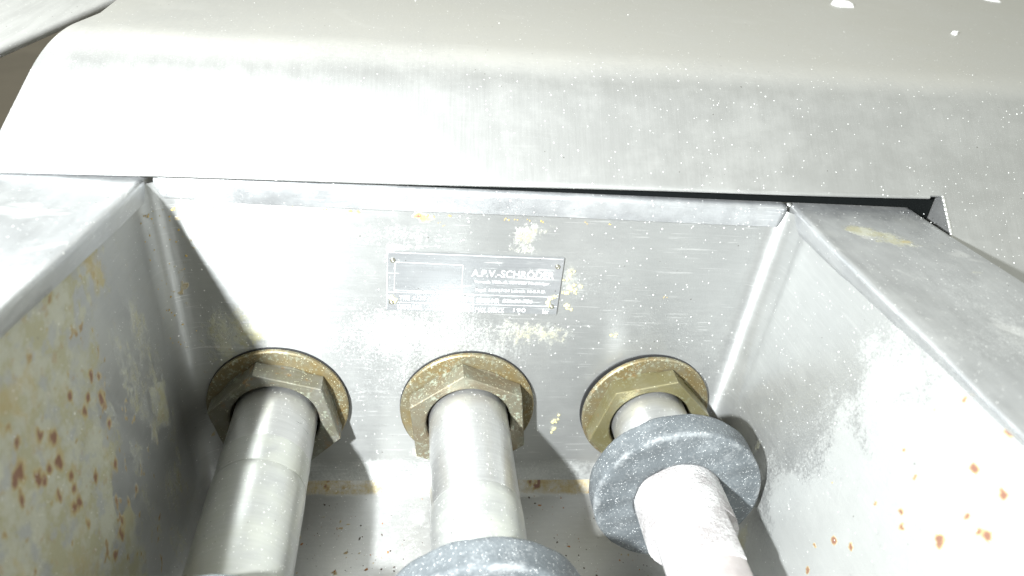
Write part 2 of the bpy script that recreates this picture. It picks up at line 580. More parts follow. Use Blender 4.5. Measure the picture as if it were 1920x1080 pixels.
LEFT_SPOTS = [(-0.1008, 0.0856, 1), (-0.0844, 0.0819, 1), (-0.0792, 0.0779, 0.8), (-0.0825, 0.0699, 1.4), (-0.0828, 0.0575, 1), (-0.1236, 0.0875, 1.2), (-0.1177, 0.0813, 1.6), (-0.1348, 0.0943, 1), (-0.1196, 0.072, 1.4), (-0.1253, 0.074, 1), (-0.1325, 0.0765, 1.3), (-0.1295, 0.0736, 1), (-0.1162, 0.062, 1.2), (-0.1036, 0.0485, 1), (-0.1262, 0.0625, 1), (-0.1215, 0.0518, 1.3), (-0.0885, 0.0408, 1.1), (-0.1176, 0.0575, 0.9), (-0.139, 0.0863, 1.6), (-0.1418, 0.0852, 1.3), (-0.1014, 0.015, 1.2), (-0.0881, 0.0195, 0.8), (-0.0955, 0.0737, 1), (-0.0906, 0.0765, 0.8), (-0.0965, 0.0284, 0.8), (-0.0793, 0.0181, 0.8), (-0.0974, 0.0181, 1), (-0.1099, 0.0127, 1.2), (-0.1432, 0.0772, 0.9), (-0.1176, 0.0509, 1.2)]
RIGHT_SPOTS = [(-0.1356, 0.1118, 0.7), (-0.1447, 0.1233, 0.7), (-0.1615, 0.1081, 1.4), (-0.1749, 0.11, 1.5), (-0.1418, 0.0849, 0.9), (-0.144, 0.0693, 1.2), (-0.1473, 0.0654, 1.2), (-0.1643, 0.0767, 1.9), (-0.1685, 0.093, 0.8), (-0.1777, 0.0951, 1.5), (-0.1745, 0.0928, 1.2), (-0.1656, 0.1282, 1.9), (-0.1207, 0.0276, 1.4), (-0.1309, 0.0353, 1.5), (-0.1154, 0.0016, 1.5), (-0.1125, 0.0148, 0.9), (-0.131, 0.0608, 0.7), (-0.1317, 0.089, 0.7), (-0.105, 0.0454, 0.6), (-0.1543, 0.1319, 1), (-0.1578, 0.1309, 0.9)]


def spots(y, z, lst, seed, k=1.0, asp=1.5, halo=0.0):
    w = vnoise(y, z, 420, seed) - 0.5
    w2 = vnoise(y, z, 700, seed + 4) - 0.5
    r = np.zeros_like(y)
    for (cy, cz, q) in lst:
        rad = 0.00115 * q * k
        d = np.hypot((y - cy) / rad, (z - cz) / (rad * asp)) + 1.5 * w + 0.8 * w2
        r = np.maximum(r, sm(1.7 - d, 0.0, 1.1) * 1.05)
        if halo:
            d2 = np.hypot((y - cy) / (rad * 3.2), (z - cz) / (rad * 3.8)) + 1.2 * w
            r = np.maximum(r, halo * sm(1.5 - d2, 0.0, 1.0))
    return r


def stain_left(P):
    y, z = P[..., 1], P[..., 2]
    n1, n2, n3 = vnoise(y, z, 40, 11), vnoise(y * 1.3, z, 190, 12), vnoise(y * 1.6, z * .8, 260, 15)
    n4 = vnoise(y, z * .5, 90, 17)
    edge = -y - 0.075 + .10 * (z - .06) + .05 * (n1 - .5)
    edge2 = -y - 0.045 - .5 * (z - .06) + .05 * (n1 - .5)
    front = sm(np.minimum(edge, .02 - 0 * edge) + .25 * np.clip(z - .09, 0, 1), 0.0, .03)
    r = front * (.10 + .44 * sm(n1, .44, .60) * sm(n4, .35, .6))
    r = np.maximum(r, spots(y, z, LEFT_SPOTS, 91, 1.0, 1.6, .5))
    r = np.maximum(r, .8 * sm(n2, .70, .78) * sm(-y, .03, .07))
    r = np.maximum(r, .5 * sm(z, .098, .108) * sm(n1, .45, .62) * sm(-y, .04, .06))
    g_ = front * (.50 + .5 * n4) + .26 * sm(-y, .016, .034) + .25 * sm(n4, .45, .65) + .32 * blob(y, z, -.028, .03, .018, .05)
    g_ += .45 * sm(z, .098, .108) * sm(n2, .45, .6) * sm(-y, .03, .06)
    b = front * .75 * sm(vnoise(y, z, 60, 19), .45, .60)
    return np.stack([r, g_, b], -1).reshape(-1, 3)


def stain_right(P):
    y, z = P[..., 1], P[..., 2]
    n1, n2 = vnoise(y, z, 35, 21), vnoise(y, z, 110, 22)
    b = .14 + .72 * sm(-y - .35 * (z - .03) + .04 * (n1 - .5), .04, .12) + .22 * sm(n1, .45, .7) * sm(-y, .03, .06)  # white residue, strengthened towards front and bottom to paint in the wall's glare
    r = spots(y, z, RIGHT_SPOTS, 93, 0.85, 1.1, .16)
    r = np.maximum(r, .8 * sm(n2, .86, .90) * sm(-y, .06, .09))
    g_ = .06 + .3 * sm(-z, .03, .05) + .8 * blob(y, z, -.064, -.036, .006, .014) + .8 * blob(y, z, -.046, .012, .003, .006)
    r = np.maximum(r, .42 * blob(y, z, -.064, -.036, .006, .014))
    return np.stack([r, g_, b], -1).reshape(-1, 3)


def stain_floor(P):
    x, y = P[..., 0], P[..., 1]
    n1, n2 = vnoise(x, y, 40, 31), vnoise(x, y, 260, 32)
    r = sm(n2, .70, .78) * .8 * sm(n1, .42, .62) + sm(y, -.016, -.010) * (.35 + .3 * n1)
    g_ = .12 * n1 + .3 * blob(x, y, .115, -.06, .02, .03)
    b = .30 + .10 * n1
    return np.stack([r, g_, b], -1).reshape(-1, 3)


X, Z = np.meshgrid(xs, zs, indexing='ij')
part_grid('back_wall', np.stack([X, np.zeros_like(X), Z], -1), stain_back)
Y, Z = np.meshgrid(ys, zs, indexing='ij')
part_grid('side_wall', np.stack([np.full_like(Y, XL), Y, Z], -1), stain_left)['label'] = 'left trough wall, shaded, with ochre grime and rust spots'
part_grid('side_wall', np.stack([np.full_like(Y, XR), Y, Z], -1), stain_right)['label'] = 'right trough wall with white residue and orange specks'
X, Y = np.meshgrid(xs, ys, indexing='ij')
part_grid('floor_pan', np.stack([X, Y, np.full_like(X, ZF)], -1), stain_floor)

# outer housing below
bm = bmesh.new()
bmesh.ops.create_cube(bm, size=1, matrix=Matrix.Translation((0.05, 0.13, -0.485)) @ Matrix.Diagonal((0.50, 0.88, 0.80, 1)))
bmesh.ops.bevel(bm, geom=bm.edges[:], offset=0.012, segments=3, affect='EDGES')
me = bpy.data.meshes.new('h')
bm.to_mesh(me)
bm.free()
link('housing', me, M['dark'], trough, 40)


def wob(t, k, a):
    return a * (math.sin(t * 37 * k + k) + 0.6 * math.sin(t * 83 * k + 2 * k))


def arc(cx, cy, r, a0, a1, n):
    return [(cx + r * math.cos(math.radians(a0 + (a1 - a0) * i / n)), cy + r * math.sin(math.radians(a0 + (a1 - a0) * i / n))) for i in range(n + 1)]


RIMZ = 0.1288


def rim_stain(me, seed, warm):
    co = np.empty(len(me.vertices) * 3, np.float32)
    me.vertices.foreach_get('co', co)
    co = co.reshape(-1, 3)
    x, y = co[:, 0], co[:, 1]
    n1, n2 = vnoise(x, y, 30, seed), vnoise(x, y, 110, seed + 5)
    r = sm(n2, .68, .76) * .35
    g_ = np.zeros_like(x)
    for cx, cy, rx, ry, k in warm:
        g_ += k * blob(x, y, cx, cy, rx, ry)
        r += .22 * k * blob(x, y, cx + .01, cy - .006, rx * .7, ry * .5)
    b = .04 + .16 * sm(n1, .45, .75) + .22 * sm(-y, .035, .10) * (.5 + n1)
    set_stain(me, np.stack([r, g_, b], -1))


# right rim: top sheet + rounded inner lip; left rim mirrored; both split fine along y for the stains
def rim(side, outer):
    # profile in (inward offset from the inner edge, z)
    pr = [(0.0012, 0.1172), (0.0, 0.1178)] + [(0.0, 0.121), (0.0, 0.1245)] + [(0.0028 - q[0], q[1]) for q in arc(0.0, RIMZ - 0.0028, 0.0028, 0, 90, 6)]
    xi = 0.150 if side > 0 else 0.1487
    tops = [i / 26 for i in range(1, 27)]
    vs, fs = [], []
    yy = lin(-0.305, 0.052 if side > 0 else 0.008, 0.004)
    n = len(pr) + len(tops) + 2
    for y in yy:
        w = wob(y, 1.0 + 0.3 * side, 0.00022) if side > 0 else wob(y, 1.4, 0.00015)
        flare = (-0.045 * max(0, -y) if side > 0 else 0.02 * max(0, -y - 0.004))
        up = (0.05 if side > 0 else 0.10) * max(0, -y - 0.004)
        x0 = xi + flare + w
        x1 = outer(y)
        for (o, z) in pr:
            low = min(1.0, (RIMZ - z) / 0.011)
            vs.append((side * (x0 + o + low * (0.0022 + 0.058 * max(0, -y) if side > 0 else 0.0006 + 0.02 * max(0, -y))), y, z + 0.3 * w + up))
        xa = x0 + 0.0028
        for t in tops:
            vs.append((side * (xa + (x1 - xa) * t), y, RIMZ + up * (1 - 0.5 * t) + 0.3 * w + 0.0004 * math.sin(t * 5 + y * 40)))
        vs.append((side * (x1 + 0.0012), y, RIMZ - 0.0012))
        vs.append((side * (x1 + 0.0014), y, RIMZ - 0.030))
    for i in range(len(yy) - 1):
        for k in range(n - 1):
            fs.append((i * n + k, i * n + k + 1, (i + 1) * n + k + 1, (i + 1) * n + k))
    return fixn(mesh(vs, fs))


me = rim(1, lambda y: 0.2155 - 0.085 * min(0.0, y) - (0.05 * y if y > 0 else 0))
rim_stain(me, 40, ((.170, -.028, .008, .005, .75), (.178, -.034, .013, .007, .9), (.188, -.042, .010, .005, .7), (.205, -.07, .008, .004, .6)))
rr = link('rim', me, M['rim'], trough, 50)
rr['label'] = 'right rim with worn upper face and a tan stain'
me = rim(-1, lambda y: 0.245)
rim_stain(me, 60, ((-.17, -.04, .01, .008, .12),))
rl = link('rim', me, M['rim'], trough, 50)
rl['label'] = 'left rim holding a white chip'

# back lip: rounded strip folded down over the wall, top flange running under the hood
pr = [(-0.0014, 0.1167), (-0.0026, 0.1172), (-0.0036, 0.121), (-0.0042, 0.1262)] + \
     [(-0.0014 - 0.0028 * math.cos(math.radians(a)), 0.1266 + 0.0028 * math.sin(math.radians(a))) for a in range(0, 91, 15)] + \
     [(0.006, 0.1294), (0.014, 0.1293), (0.026, 0.1292), (0.04, 0.129)]
vs, fs = [], []
px = lin(-0.1462, 0.1476, 0.003)
for x in px:
    for k, (y, z) in enumerate(pr):
        e = 0.0
        dz = 0.00015 * math.sin(x * 40) + (0.0010 * max(0, (-0.112 - x) / 0.03) if z < 0.119 else 0)
        xx = x
        if z < 0.125:
            f = (0.1262 - z) / 0.01
            xx = x + (0.0030 * f if x == px[0] else 0) - (0.0016 * f if x == px[-1] else 0)
        vs.append((xx, y, z + dz))
n = len(pr)
for i in range(len(px) - 1):
    for k in range(n - 1):
        fs.append((i * n + k, i * n + k + 1, (i + 1) * n + k + 1, (i + 1) * n + k))
me = fixn(mesh(vs, fs))
co = np.array([v_.co[:] for v_ in me.vertices])
set_stain(me, np.stack([0 * co[:, 0], 0.05 + 0 * co[:, 0], .12 + .55 * sm(-co[:, 0], .095, .13) + .2 * sm(vnoise(co[:, 0], co[:, 2], 60, 5), .5, .7)], -1))
lp = link('back_lip', me, M['rim'], trough, 50)
sol = lp.modifiers.new('thick', 'SOLIDIFY')
sol.thickness = 0.0012
sol.offset = -1
for o in (rr, rl):
    sol = o.modifiers.new('thick', 'SOLIDIFY')
    sol.thickness = 0.0012
    sol.offset = -1
# rough weld lump closing the right and left corners of the rim
for cx, cy, r0 in ((0.1496, -0.0006, 0.0012), (-0.1480, -0.0006, 0.0011)):
    bm = bmesh.new()
    bmesh.ops.create_icosphere(bm, subdivisions=3, radius=r0)
    for v_ in bm.verts:
        v_.co *= 1 + random.uniform(-.12, .12)
        v_.co.x *= 1.2
        v_.co += Vector((cx, cy, 0.1285))
    me = bpy.data.meshes.new('w')
    bm.to_mesh(me)
    bm.free()
    link('corner_weld', me, M['weld'], trough, 180)

# ================================================================== THE HOOD
HO = Vector((0.011, -0.0072, 0.1355))
hood = thing('hood_cover', 'large grey stainless steel hood bent over behind the trough, notched at right', 'machine cover', HO)
he = Vector((0.9998, 0.0124, 0.0162)).normalized()
hb = Vector((-he.y, he.x, 0)).normalized()
hz = he.cross(hb)
SL = math.atan(0.87)


def hp(u, v):
    """v = distance up the sheet from the front edge -> local point of the hood"""
    vb, rb = 0.066, 0.058
    a0 = rb * math.tan((SL - 0.035) / 2)
    larc = rb * (SL - 0.035)
    if v <= vb - a0:
        d, z = v * math.cos(SL), v * math.sin(SL)
    else:
        w = v - (vb - a0)
        d0, z0 = (vb - a0) * math.cos(SL), (vb - a0) * math.sin(SL)
        cx, cz = d0 + rb * math.sin(SL), z0 - rb * math.cos(SL)
        if w <= larc:
            a = SL - w / rb
            d, z = cx - rb * math.sin(a), cz + rb * math.cos(a)
        else:
            a = 0.035
            d, z = cx - rb * math.sin(a) + (w - larc) * math.cos(a), cz + rb * math.cos(a) + (w - larc) * math.sin(a)
    z -= 0.0012 * math.exp(-((v - 0.03) / 0.02) ** 2) * math.sin((u + 0.2) * 4) * 0.6
    return he * u + hb * d + hz * z


UN = 0.2153
us = [-0.2160 + i * (UN + 0.2160) / 60 for i in range(61)] + [UN + 0.0004] + [UN + i * 0.4 / 30 for i in range(1, 31)]
vsamp = [-0.45, -0.25, -0.10, -0.06, -0.03, -0.0215, -0.01, 0.0] + [0.003 * i for i in range(1, 38)] + [0.12 + 0.03 * i for i in range(0, 18)]
V, F, idx = [], [], {}


def left_u(v):
    return -0.2182 + 0.25 * max(0.0, v - 0.0176) + (0.0022 if v < 0 else 0)


for i, u in enumerate(us):
    for j, v in enumerate(vsamp):
        if v < 0 and u < UN - 1e-6:
            continue
        uu = u
        if u < -0.10:
            uu = -0.10 + (u + 0.10) * (-0.10 - min(-0.1965, left_u(v))) / 0.1160
        idx[i, j] = len(V)
        V.append(hp(uu, v))
for i in range(len(us) - 1):
    for j in range(len(vsamp) - 1):
        q = [(i, j), (i + 1, j), (i + 1, j + 1), (i, j + 1)]
        if all(k in idx for k in q):
            F.append([idx[k] for k in q])
me = mesh(V, F)
o = link('hood_sheet', me, M['hood'], hood, 180)
sol = o.modifiers.new('thick', 'SOLIDIFY')
sol.thickness = 0.0015
sol.offset = -1
es = o.modifiers.new('split', 'EDGE_SPLIT')
es.split_angle = math.radians(40)
# folded hem along the front edge
ho = [(0.0009 - 0.0009 * math.cos(math.radians(a)) * 1.0, 0.0002 - 0.0011 * math.sin(math.radians(a))) for a in range(-40, 121, 16)]
hem = [(0.0010, 0.0008), (0.0002, 0.0001), (-0.0005, -0.0008), (-0.0006, -0.0013), (-0.0002, -0.0019), (0.0010, -0.0022), (0.006, -0.0018), (0.014, -0.0010),
       (0.014, -0.0004), (0.006, -0.0009), (0.003, -0.0008)]
me = sweep(hem, [(lambda q, u=u: tuple(he * u + hb * q[0] + hz * (q[1] + 0.0002 * math.sin(u * 30)))) for u in us if u <= UN - 0.0005], True)
link('front_hem', me, M['hood'], hood, 60)
# black sheet added behind the hood edge to darken the gap
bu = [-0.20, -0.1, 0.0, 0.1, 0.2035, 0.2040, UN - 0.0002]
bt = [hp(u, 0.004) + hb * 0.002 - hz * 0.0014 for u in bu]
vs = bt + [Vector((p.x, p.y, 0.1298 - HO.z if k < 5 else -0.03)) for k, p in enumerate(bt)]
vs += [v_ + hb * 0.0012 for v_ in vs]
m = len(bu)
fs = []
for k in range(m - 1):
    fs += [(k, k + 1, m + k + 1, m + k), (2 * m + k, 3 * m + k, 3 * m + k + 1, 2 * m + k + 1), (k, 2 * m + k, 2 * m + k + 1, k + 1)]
link('gap_blackout', fixn(mesh(vs, fs)), M['black'], hood)
# flange turned down along the cut edge of the notch, seen past the right rim
fv = [-0.0210 + 0.0055 * k for k in range(14)]
topl = [hp(UN + 0.0005, v) - hz * 0.0018 for v in fv]
botl = [Vector((p.x, p.y, min(p.z, -0.002) - 0.034)) for p in topl]
n = len(fv)
vs = topl + botl + [p + he * 0.0012 for p in topl + botl]
fs = []
for k in range(n - 1):
    fs += [(k, k + 1, n + k + 1, n + k), (2 * n + k, 3 * n + k, 3 * n + k + 1, 2 * n + k + 1), (k, 2 * n + k, 2 * n + k + 1, k + 1), (n + k, n + k + 1, 3 * n + k + 1, 3 * n + k)]
fs += [(0, n, 3 * n, 2 * n), (n - 1, 3 * n - 1, 4 * n - 1, 2 * n - 1)]
link('notch_flange', fixn(mesh(vs, fs)), M['hood'], hood)
# weld bead along the cut edge of the notch
vs, fs = [], []
n = 10
ring = 44
for i in range(ring):
    v = 0.0005 - 0.0225 * i / (ring - 1)
    c = hp(UN - 0.0002, v) + Vector((0, 0, -0.0006))
    r = 0.0009 + random.uniform(-.0002, .00025)
    for k in range(n):
        a = 2 * math.pi * k / n
        vs.append(c + he * (r * math.cos(a)) + (hb * -math.sin(SL) + Vector((0, 0, math.cos(SL)))) * (r * math.sin(a)))
for i in range(ring - 1):
    for k in range(n):
        fs.append((i * n + k, i * n + (k + 1) % n, (i + 1) * n + (k + 1) % n, (i + 1) * n + k))
fs += [tuple(range(n)), tuple(range((ring - 1) * n, ring * n))]
link('weld_bead', fixn(mesh(vs, fs)), M['weld'], hood, 180)

# neighbouring cover sheet beyond the left end of the hood
lid = thing('cover_panel', 'bright pale sheet metal panel beyond the left end of the hood', 'metal panel', (-0.2, 0.03, 0.150))

stp = [(0.006, -0.006), (0.0015, -0.0045), (0.0, -0.002), (0.0, 0.0), (0.0015, 0.0015), (0.006, 0.0028), (0.02, 0.006), (0.06, 0.012), (0.2, 0.02), (0.5, 0.03)]
LA, LB = Vector((-0.2376, 0.081, 0.155)), Vector((-0.224, 0.209, 0.155))
ed = (LB - LA).normalized()
out = Vector((-ed.y, ed.x, 0)).normalized()
vs, fs = [], []
n = len(stp)
for i in range(41):
    p0 = LA - ed * 0.1 + ed * ((LB - LA).length + 0.5) * (i / 40) - Vector(lid.location)
    bow = 0.0008 * math.sin(i / 40 * math.pi * 3)
    for (d, z) in stp:
        vs.append(p0 + out * (d + bow) + Vector((0, 0, z)))
for i in range(40):
    for k in range(n - 1):
        fs.append((i * n + k, i * n + k + 1, (i + 1) * n + k + 1, (i + 1) * n + k))
o = link('panel_sheet', fixn(mesh(vs, fs)), M['lid'], lid, 60)
sol = o.modifiers.new('thick', 'SOLIDIFY')
sol.thickness = 0.0012


# ================================================================== GLAND NUTS
def hexnut(R, ang, bore, y0, y1, cz):
    """hex with chamfered back boss, bored; front face faintly dished"""
    vs, fs = [], []
    seg = 72
    ins = R * math.cos(math.pi / 6)

    def hexr(a):
        t = (a - math.radians(ang)) % (math.pi / 3) - math.pi / 6
        return ins / math.cos(t)
    rings = [('c', ins * 1.035, y0), ('c', ins * 1.035, y0 - 0.0010), ('x', 1.0, y0 - 0.0010), ('x', 1.0, y1 + 0.0005), ('x', 0.985, y1), ('c', bore + 0.0030, y1 + 0.0002), ('c', bore + 0.0008, y1 + 0.0007),
             ('c', bore, y1 + 0.0016), ('c', bore, y0)]
    angs = []
    for h in range(6):
        for k in range(12):
            angs.append(math.radians(ang) + h * math.pi / 3 + k * math.pi / 36)
    for kind, r, y in rings:
        for a in angs:
            q = r if kind == 'c' else hexr(a) * r
            if kind == 'c' and r > bore + 0.004:
                q = min(q, hexr(a) * 1.0) if False else q
            cc = cz if r > bore + 0.0031 or kind == 'x' else 0.0
            vs.append((q * math.cos(a), y, cc + q * math.sin(a)))
    m = len(angs)
    for i in range(len(rings)):
        i2 = (i + 1) % len(rings)
        for k in range(m):
            fs.append((i * m + k, i * m + (k + 1) % m, i2 * m + (k + 1) % m, i2 * m + k))
    return fixn(mesh(vs, fs))


labels = ['tarnished brass gland nut around the leftmost rod, half in shadow',
          'greenish brass gland nut around the middle rod below the nameplate',
          'olive brass gland nut around the right rod behind the full grey collar']
tilt = [(0, 0, 0), (0.0, 0.0, 0.0), (-0.02, 0, 0.045)]
for i, (x, ang) in enumerate(((-0.1, 45.5), (0.0, 38.0), (0.1, 14.0))):
    nut = thing('gland_nut', labels[i], 'nut', (x, 0, 0), 'brass gland nuts on the trough back wall')
    me = lathe([(-0.0002, 0.0225), (-0.0002, 0.0366), (-0.0012, 0.0366), (-0.0012, 0.0225)], 72, False)
    o = link('gasket', me, M['gasket'], nut, 40)
    wr = 0.0364
    me = lathe([(-0.0014, 0.0222), (-0.0014, wr - .0006), (-0.0018, wr), (-0.0034, wr), (-0.0040, wr - .0007), (-0.0043, wr - 0.004), (-0.0040, 0.0222)], 96, False)
    o = link('washer', me, M['washer'], nut, 30)
    o.rotation_euler = tilt[i]
    if i == 2:
        o.location = (0, -0.0012, 0)
    me = hexnut(0.0340, ang, 0.0226, -0.0040, -0.0160, -0.0022)
    o = link('hex_nut', me, M['brass%d' % i], nut, 25)
    if i == 2:
        o.location = (0, -0.0008, 0)


# ================================================================== PLUNGER RODS
def flat_shaft(y0, y1, r, flats, ny=60, seg=80, jit=0.0):
    vs, fs = [], []
    for i in range(ny + 1):
        y = y0 + (y1 - y0) * i / ny
        for k in range(seg):
            a = 2 * math.pi * k / seg
            rr = r + random.uniform(-jit, jit)
            for (fa, d, ya, yb) in flats:
                if ya >= y >= yb:
                    c = math.cos(a - math.radians(fa))
                    if c > 0 and rr * c > d:
                        rr = d / c
            vs.append((rr * math.cos(a), y, rr * math.sin(a)))
    for i in range(ny):
        for k in range(seg):
            k2 = (k + 1) % seg
            fs.append((i * seg + k, i * seg + k2, (i + 1) * seg + k2, (i + 1) * seg + k))
    fs += [tuple(range(seg)), tuple(range(ny * seg, (ny + 1) * seg))]
    return fixn(mesh(vs, fs))


def collar(yf, t):
    R = 0.042
    c = 0.0016
    prof = [(yf + t, 0.0215), (yf + t, R - c), (yf + t - c * .3, R - c * .3), (yf + t - c, R)]
    prof += [(yf + t - c - (t - 2 * c) * k / 8, R) for k in range(1, 9)]
    prof += [(yf + c * .3, R - c * .3), (yf, R - c)]
    prof += [(yf, R - c - (R - c - 0.0228) * k / 10) for k in range(1, 11)] + [(yf + 0.001, 0.0216), (yf + t * .5, 0.0216)]
    me = lathe(prof, 128, False)
    for v_ in me.vertices:
        h = 0.00025 * (math.sin(v_.co.x * 310 + v_.co.z * 170) + math.sin(v_.co.z * 420 - v_.co.x * 150)) + random.uniform(-.00009, .00009)
        v_.co.y += h
        v_.co.x *= 1 + h * 3
        v_.co.z *= 1 + h * 3
    at = me.color_attributes.new('edge', 'FLOAT_COLOR', 'POINT')
    for v_ in me.vertices:
        q = math.exp(-((math.hypot(v_.co.x, v_.co.z) - R) / 0.002) ** 2) * math.exp(-((v_.co.y - yf) / 0.0016) ** 2)
        q += 0.55 * math.exp(-((math.hypot(v_.co.x, v_.co.z) - R * .80) / 0.005) ** 2) * max(0, v_.co.z / R) ** 2 * (abs(v_.co.y - yf) < .002)
        at.data[v_.index].color = (q, q, q, 1)
    return me


rods = [(-0.1, -0.158, ['plunger rod at left, pale smooth sleeve lying half in shadow', 'plunger rod']),
        (0.0, -0.143, ['middle plunger rod, brightly lit down its length', 'plunger rod']),
        (0.1, -0.070, ['short right plunger rod, front end white with powder and carrying a full grey collar', 'plunger rod'])]
for i, (x, yf, lab) in enumerate(rods):
    rod = thing('plunger_rod', lab[0], lab[1], (x, 0, 0), 'plunger rods in the trough')
    T = 0.015
    yb = yf + T
    if i < 2:
        ystep = -0.0645 if i == 0 else -0.078
        yband = -0.048 if i == 0 else -0.062
        me = lathe([(0.01, 0.0211), (yband, 0.0211)], 96, True)
        link('shaft', me, M['bright'], rod, 30)
        me = lathe([(yband + .0004, 0.0209), (yband, 0.02125), (ystep + 0.002, 0.02125), (ystep, 0.0213)], 96, True)
        link('shaft_band', me, M['sleeve' if i == 0 else 'bright'], rod, 30)
        me = lathe([(ystep + .0005, 0.0210), (ystep - .0006, 0.0214), (ystep - 0.006, 0.0216), (yf - 0.002, 0.0216)], 96, True)
        link('sleeve', me, M['sleeve'], rod, 30)
        link('collar', collar(yf, T), M['rubber'], rod, 40)
        link('powdered_end', flat_shaft(yf + 0.004, -0.24, 0.0220, [], 60, 96, 0.00012), M['powder'], rod, 180)
    else:
        me = lathe([(0.01, 0.0209), (yf + 0.004, 0.0209)], 96, True)
        link('shaft', me, M['bright'], rod, 30)
        link('collar', collar(yf, T), M['rubber'], rod, 40)
        me = flat_shaft(yf + 0.005, -0.1215, 0.0217, [(22, 0.0172, -0.0945, -0.30), (202, 0.0172, -0.0945, -0.30)], 110, 160, 0.00022)
        link('powdered_end', me, M['powder'], rod, 45)
        me = flat_shaft(-0.1212, -0.20, 0.0205, [(22, 0.0172, -0.10, -0.30)], 40, 96, 0.00004)
        link('tip', me, M['pink'], rod, 45)

# ================================================================== NAMEPLATE
plate = thing('nameplate', 'thin steel nameplate reading A.P.V.-SCHRÖDER riveted to the trough back wall', 'nameplate', (-0.0015, 0, 0.0778))
PX, PZ = -0.0015, 0.0778
bm = bmesh.new()
bmesh.ops.create_cube(bm, size=1, matrix=Matrix.Translation((0, -0.0007, 0)) @ Matrix.Diagonal((0.0868, 0.0008, 0.0331, 1)))
bmesh.ops.bevel(bm, geom=bm.edges[:], offset=0.00015, segments=2, affect='EDGES')
me = bpy.data.meshes.new('p')
bm.to_mesh(me)
bm.free()
link('plate', me, M['plate'], plate, 30)
YP = -0.00114


def strip(x0, z0, x1, z1, w):
    d = Vector((x1 - x0, 0, z1 - z0)).normalized() * 0
    L = math.hypot(x1 - x0, z1 - z0)
    nx, nz = -(z1 - z0) / L * w / 2, (x1 - x0) / L * w / 2
    q = [(x0 + nx, z0 + nz), (x1 + nx, z1 + nz), (x1 - nx, z1 - nz), (x0 - nx, z0 - nz)]
    v8 = [(a_ - PX, YP, b_ - PZ) for a_, b_ in q] + [(a_ - PX, YP - 0.00006, b_ - PZ) for a_, b_ in q]
    return v8


lines = [(-.0447, .0720, .0414, .0716, .00015), (-.0393, .0661, .0416, .0661, .00015), (-.0016, .0718, -.0014, .0616, .00015), (-.0410, .0890, -.0081, .0885, .00015),
         (-.0081, .0885, -.0078, .0731, .00015), (-.0078, .0729, -.0411, .0731, .00015), (-.0411, .0731, -.0410, .0890, .00015), (-.0446, .0942, -.0446, .0620, .00018), (-.0446, .0942, .0412, .0937, .00014)]
vs, fs = [], []
for L_ in lines:
    o0 = len(vs)
    vs += strip(*L_)
    fs += [tuple(o0 + k for k in f) for f in ((0, 1, 2, 3), (7, 6, 5, 4), (0, 4, 5, 1), (1, 5, 6, 2), (2, 6, 7, 3), (3, 7, 4, 0))]
link('engraved_lines', fixn(mesh(vs, fs)), M['paint'], plate)


def text(s, x0, x1, zbase, h, bold=0.0, shear=0.0):
    cu = bpy.data.curves.new('t', 'FONT')
    cu.body = s
    cu.size = 1.0
    cu.offset = bold
    cu.shear = shear
    cu.extrude = 0.0
    cu.resolution_u = 3
    ob = bpy.data.objects.new('t', cu)
    COL.objects.link(ob)
    bpy.context.view_layer.update()
    me = bpy.data.meshes.new_from_object(ob.evaluated_get(bpy.context.evaluated_depsgraph_get()))
    COL.objects.unlink(ob)
    bpy.data.objects.remove(ob)
    co = np.array([v_.co[:] for v_ in me.vertices])
    a0, a1 = co[:, 0].min(), co[:, 0].max()
    cap = 0.70
    for v_, c in zip(me.vertices, co):
        v_.co = (x0 + (c[0] - a0) / (a1 - a0) * (x1 - x0) - PX, YP - 0.00005, zbase + c[1] / cap * h - PZ)
    me.update()
    return link('lettering', me, M['paint'], plate)


text('A.P.V.-SCHRÖDER', -.0035, .0378, .0824, .0039, 0.004)
text('Vormals Wilh. G. Schröder Nachfolger', -.0019, .0360, .0787, .0017, 0.0)
text('Postf. 160167-24 Lübeck 16-B.R.D.', -.0009, .0347, .0739, .0017, 0.0)
text('TYPE', -.0385, -.0333, .0674, .0027, 0.004)
text('5132 MC 45', -.0320, -.0155, .0679, .0021, 0.0, 0.15)
text('250 TPS', -.0135, -.0021, .0677, .0025, 0.0)
text('SÉRIE-NR', -.0001, .0116, .0671, .0028, 0.004)
text('82L 31 786', .0132, .0285, .0677, .0021, 0.0, 0.15)
text('LEISTUNG', -.0393, -.0274, .0622, .0027, 0.004)
text('MAX. DRUCK', -.0001, .0146, .0615, .0027, 0.004)
text('190', .0193, .0256, .0622, .0022, 0.0)
text('bar', .0344, .0377, .0617, .0026, 0.0)
text('l/h', -.0055, -.0025, .0617, .0026, 0.0)
rv = lathe([(0.0, 0.0002), (-0.0011, 0.0003), (-0.0009, 0.0008), (-0.0004, 0.00125), (0.0003, 0.0014)][::-1], 20, True)
for k, (x, z) in enumerate(((-.04207, .08994), (.03901, .0894), (-.04228, .06612), (.03874, .06595))):
    o = bpy.data.objects.new('rivet', rv)
    COL.objects.link(o)
    if k == 0:
        rv.materials.append(M['rivet'])
        rv.polygons.foreach_set('use_smooth', [True] * len(rv.polygons))
    o.parent = plate
    o.location = (x - PX, YP, z - PZ)


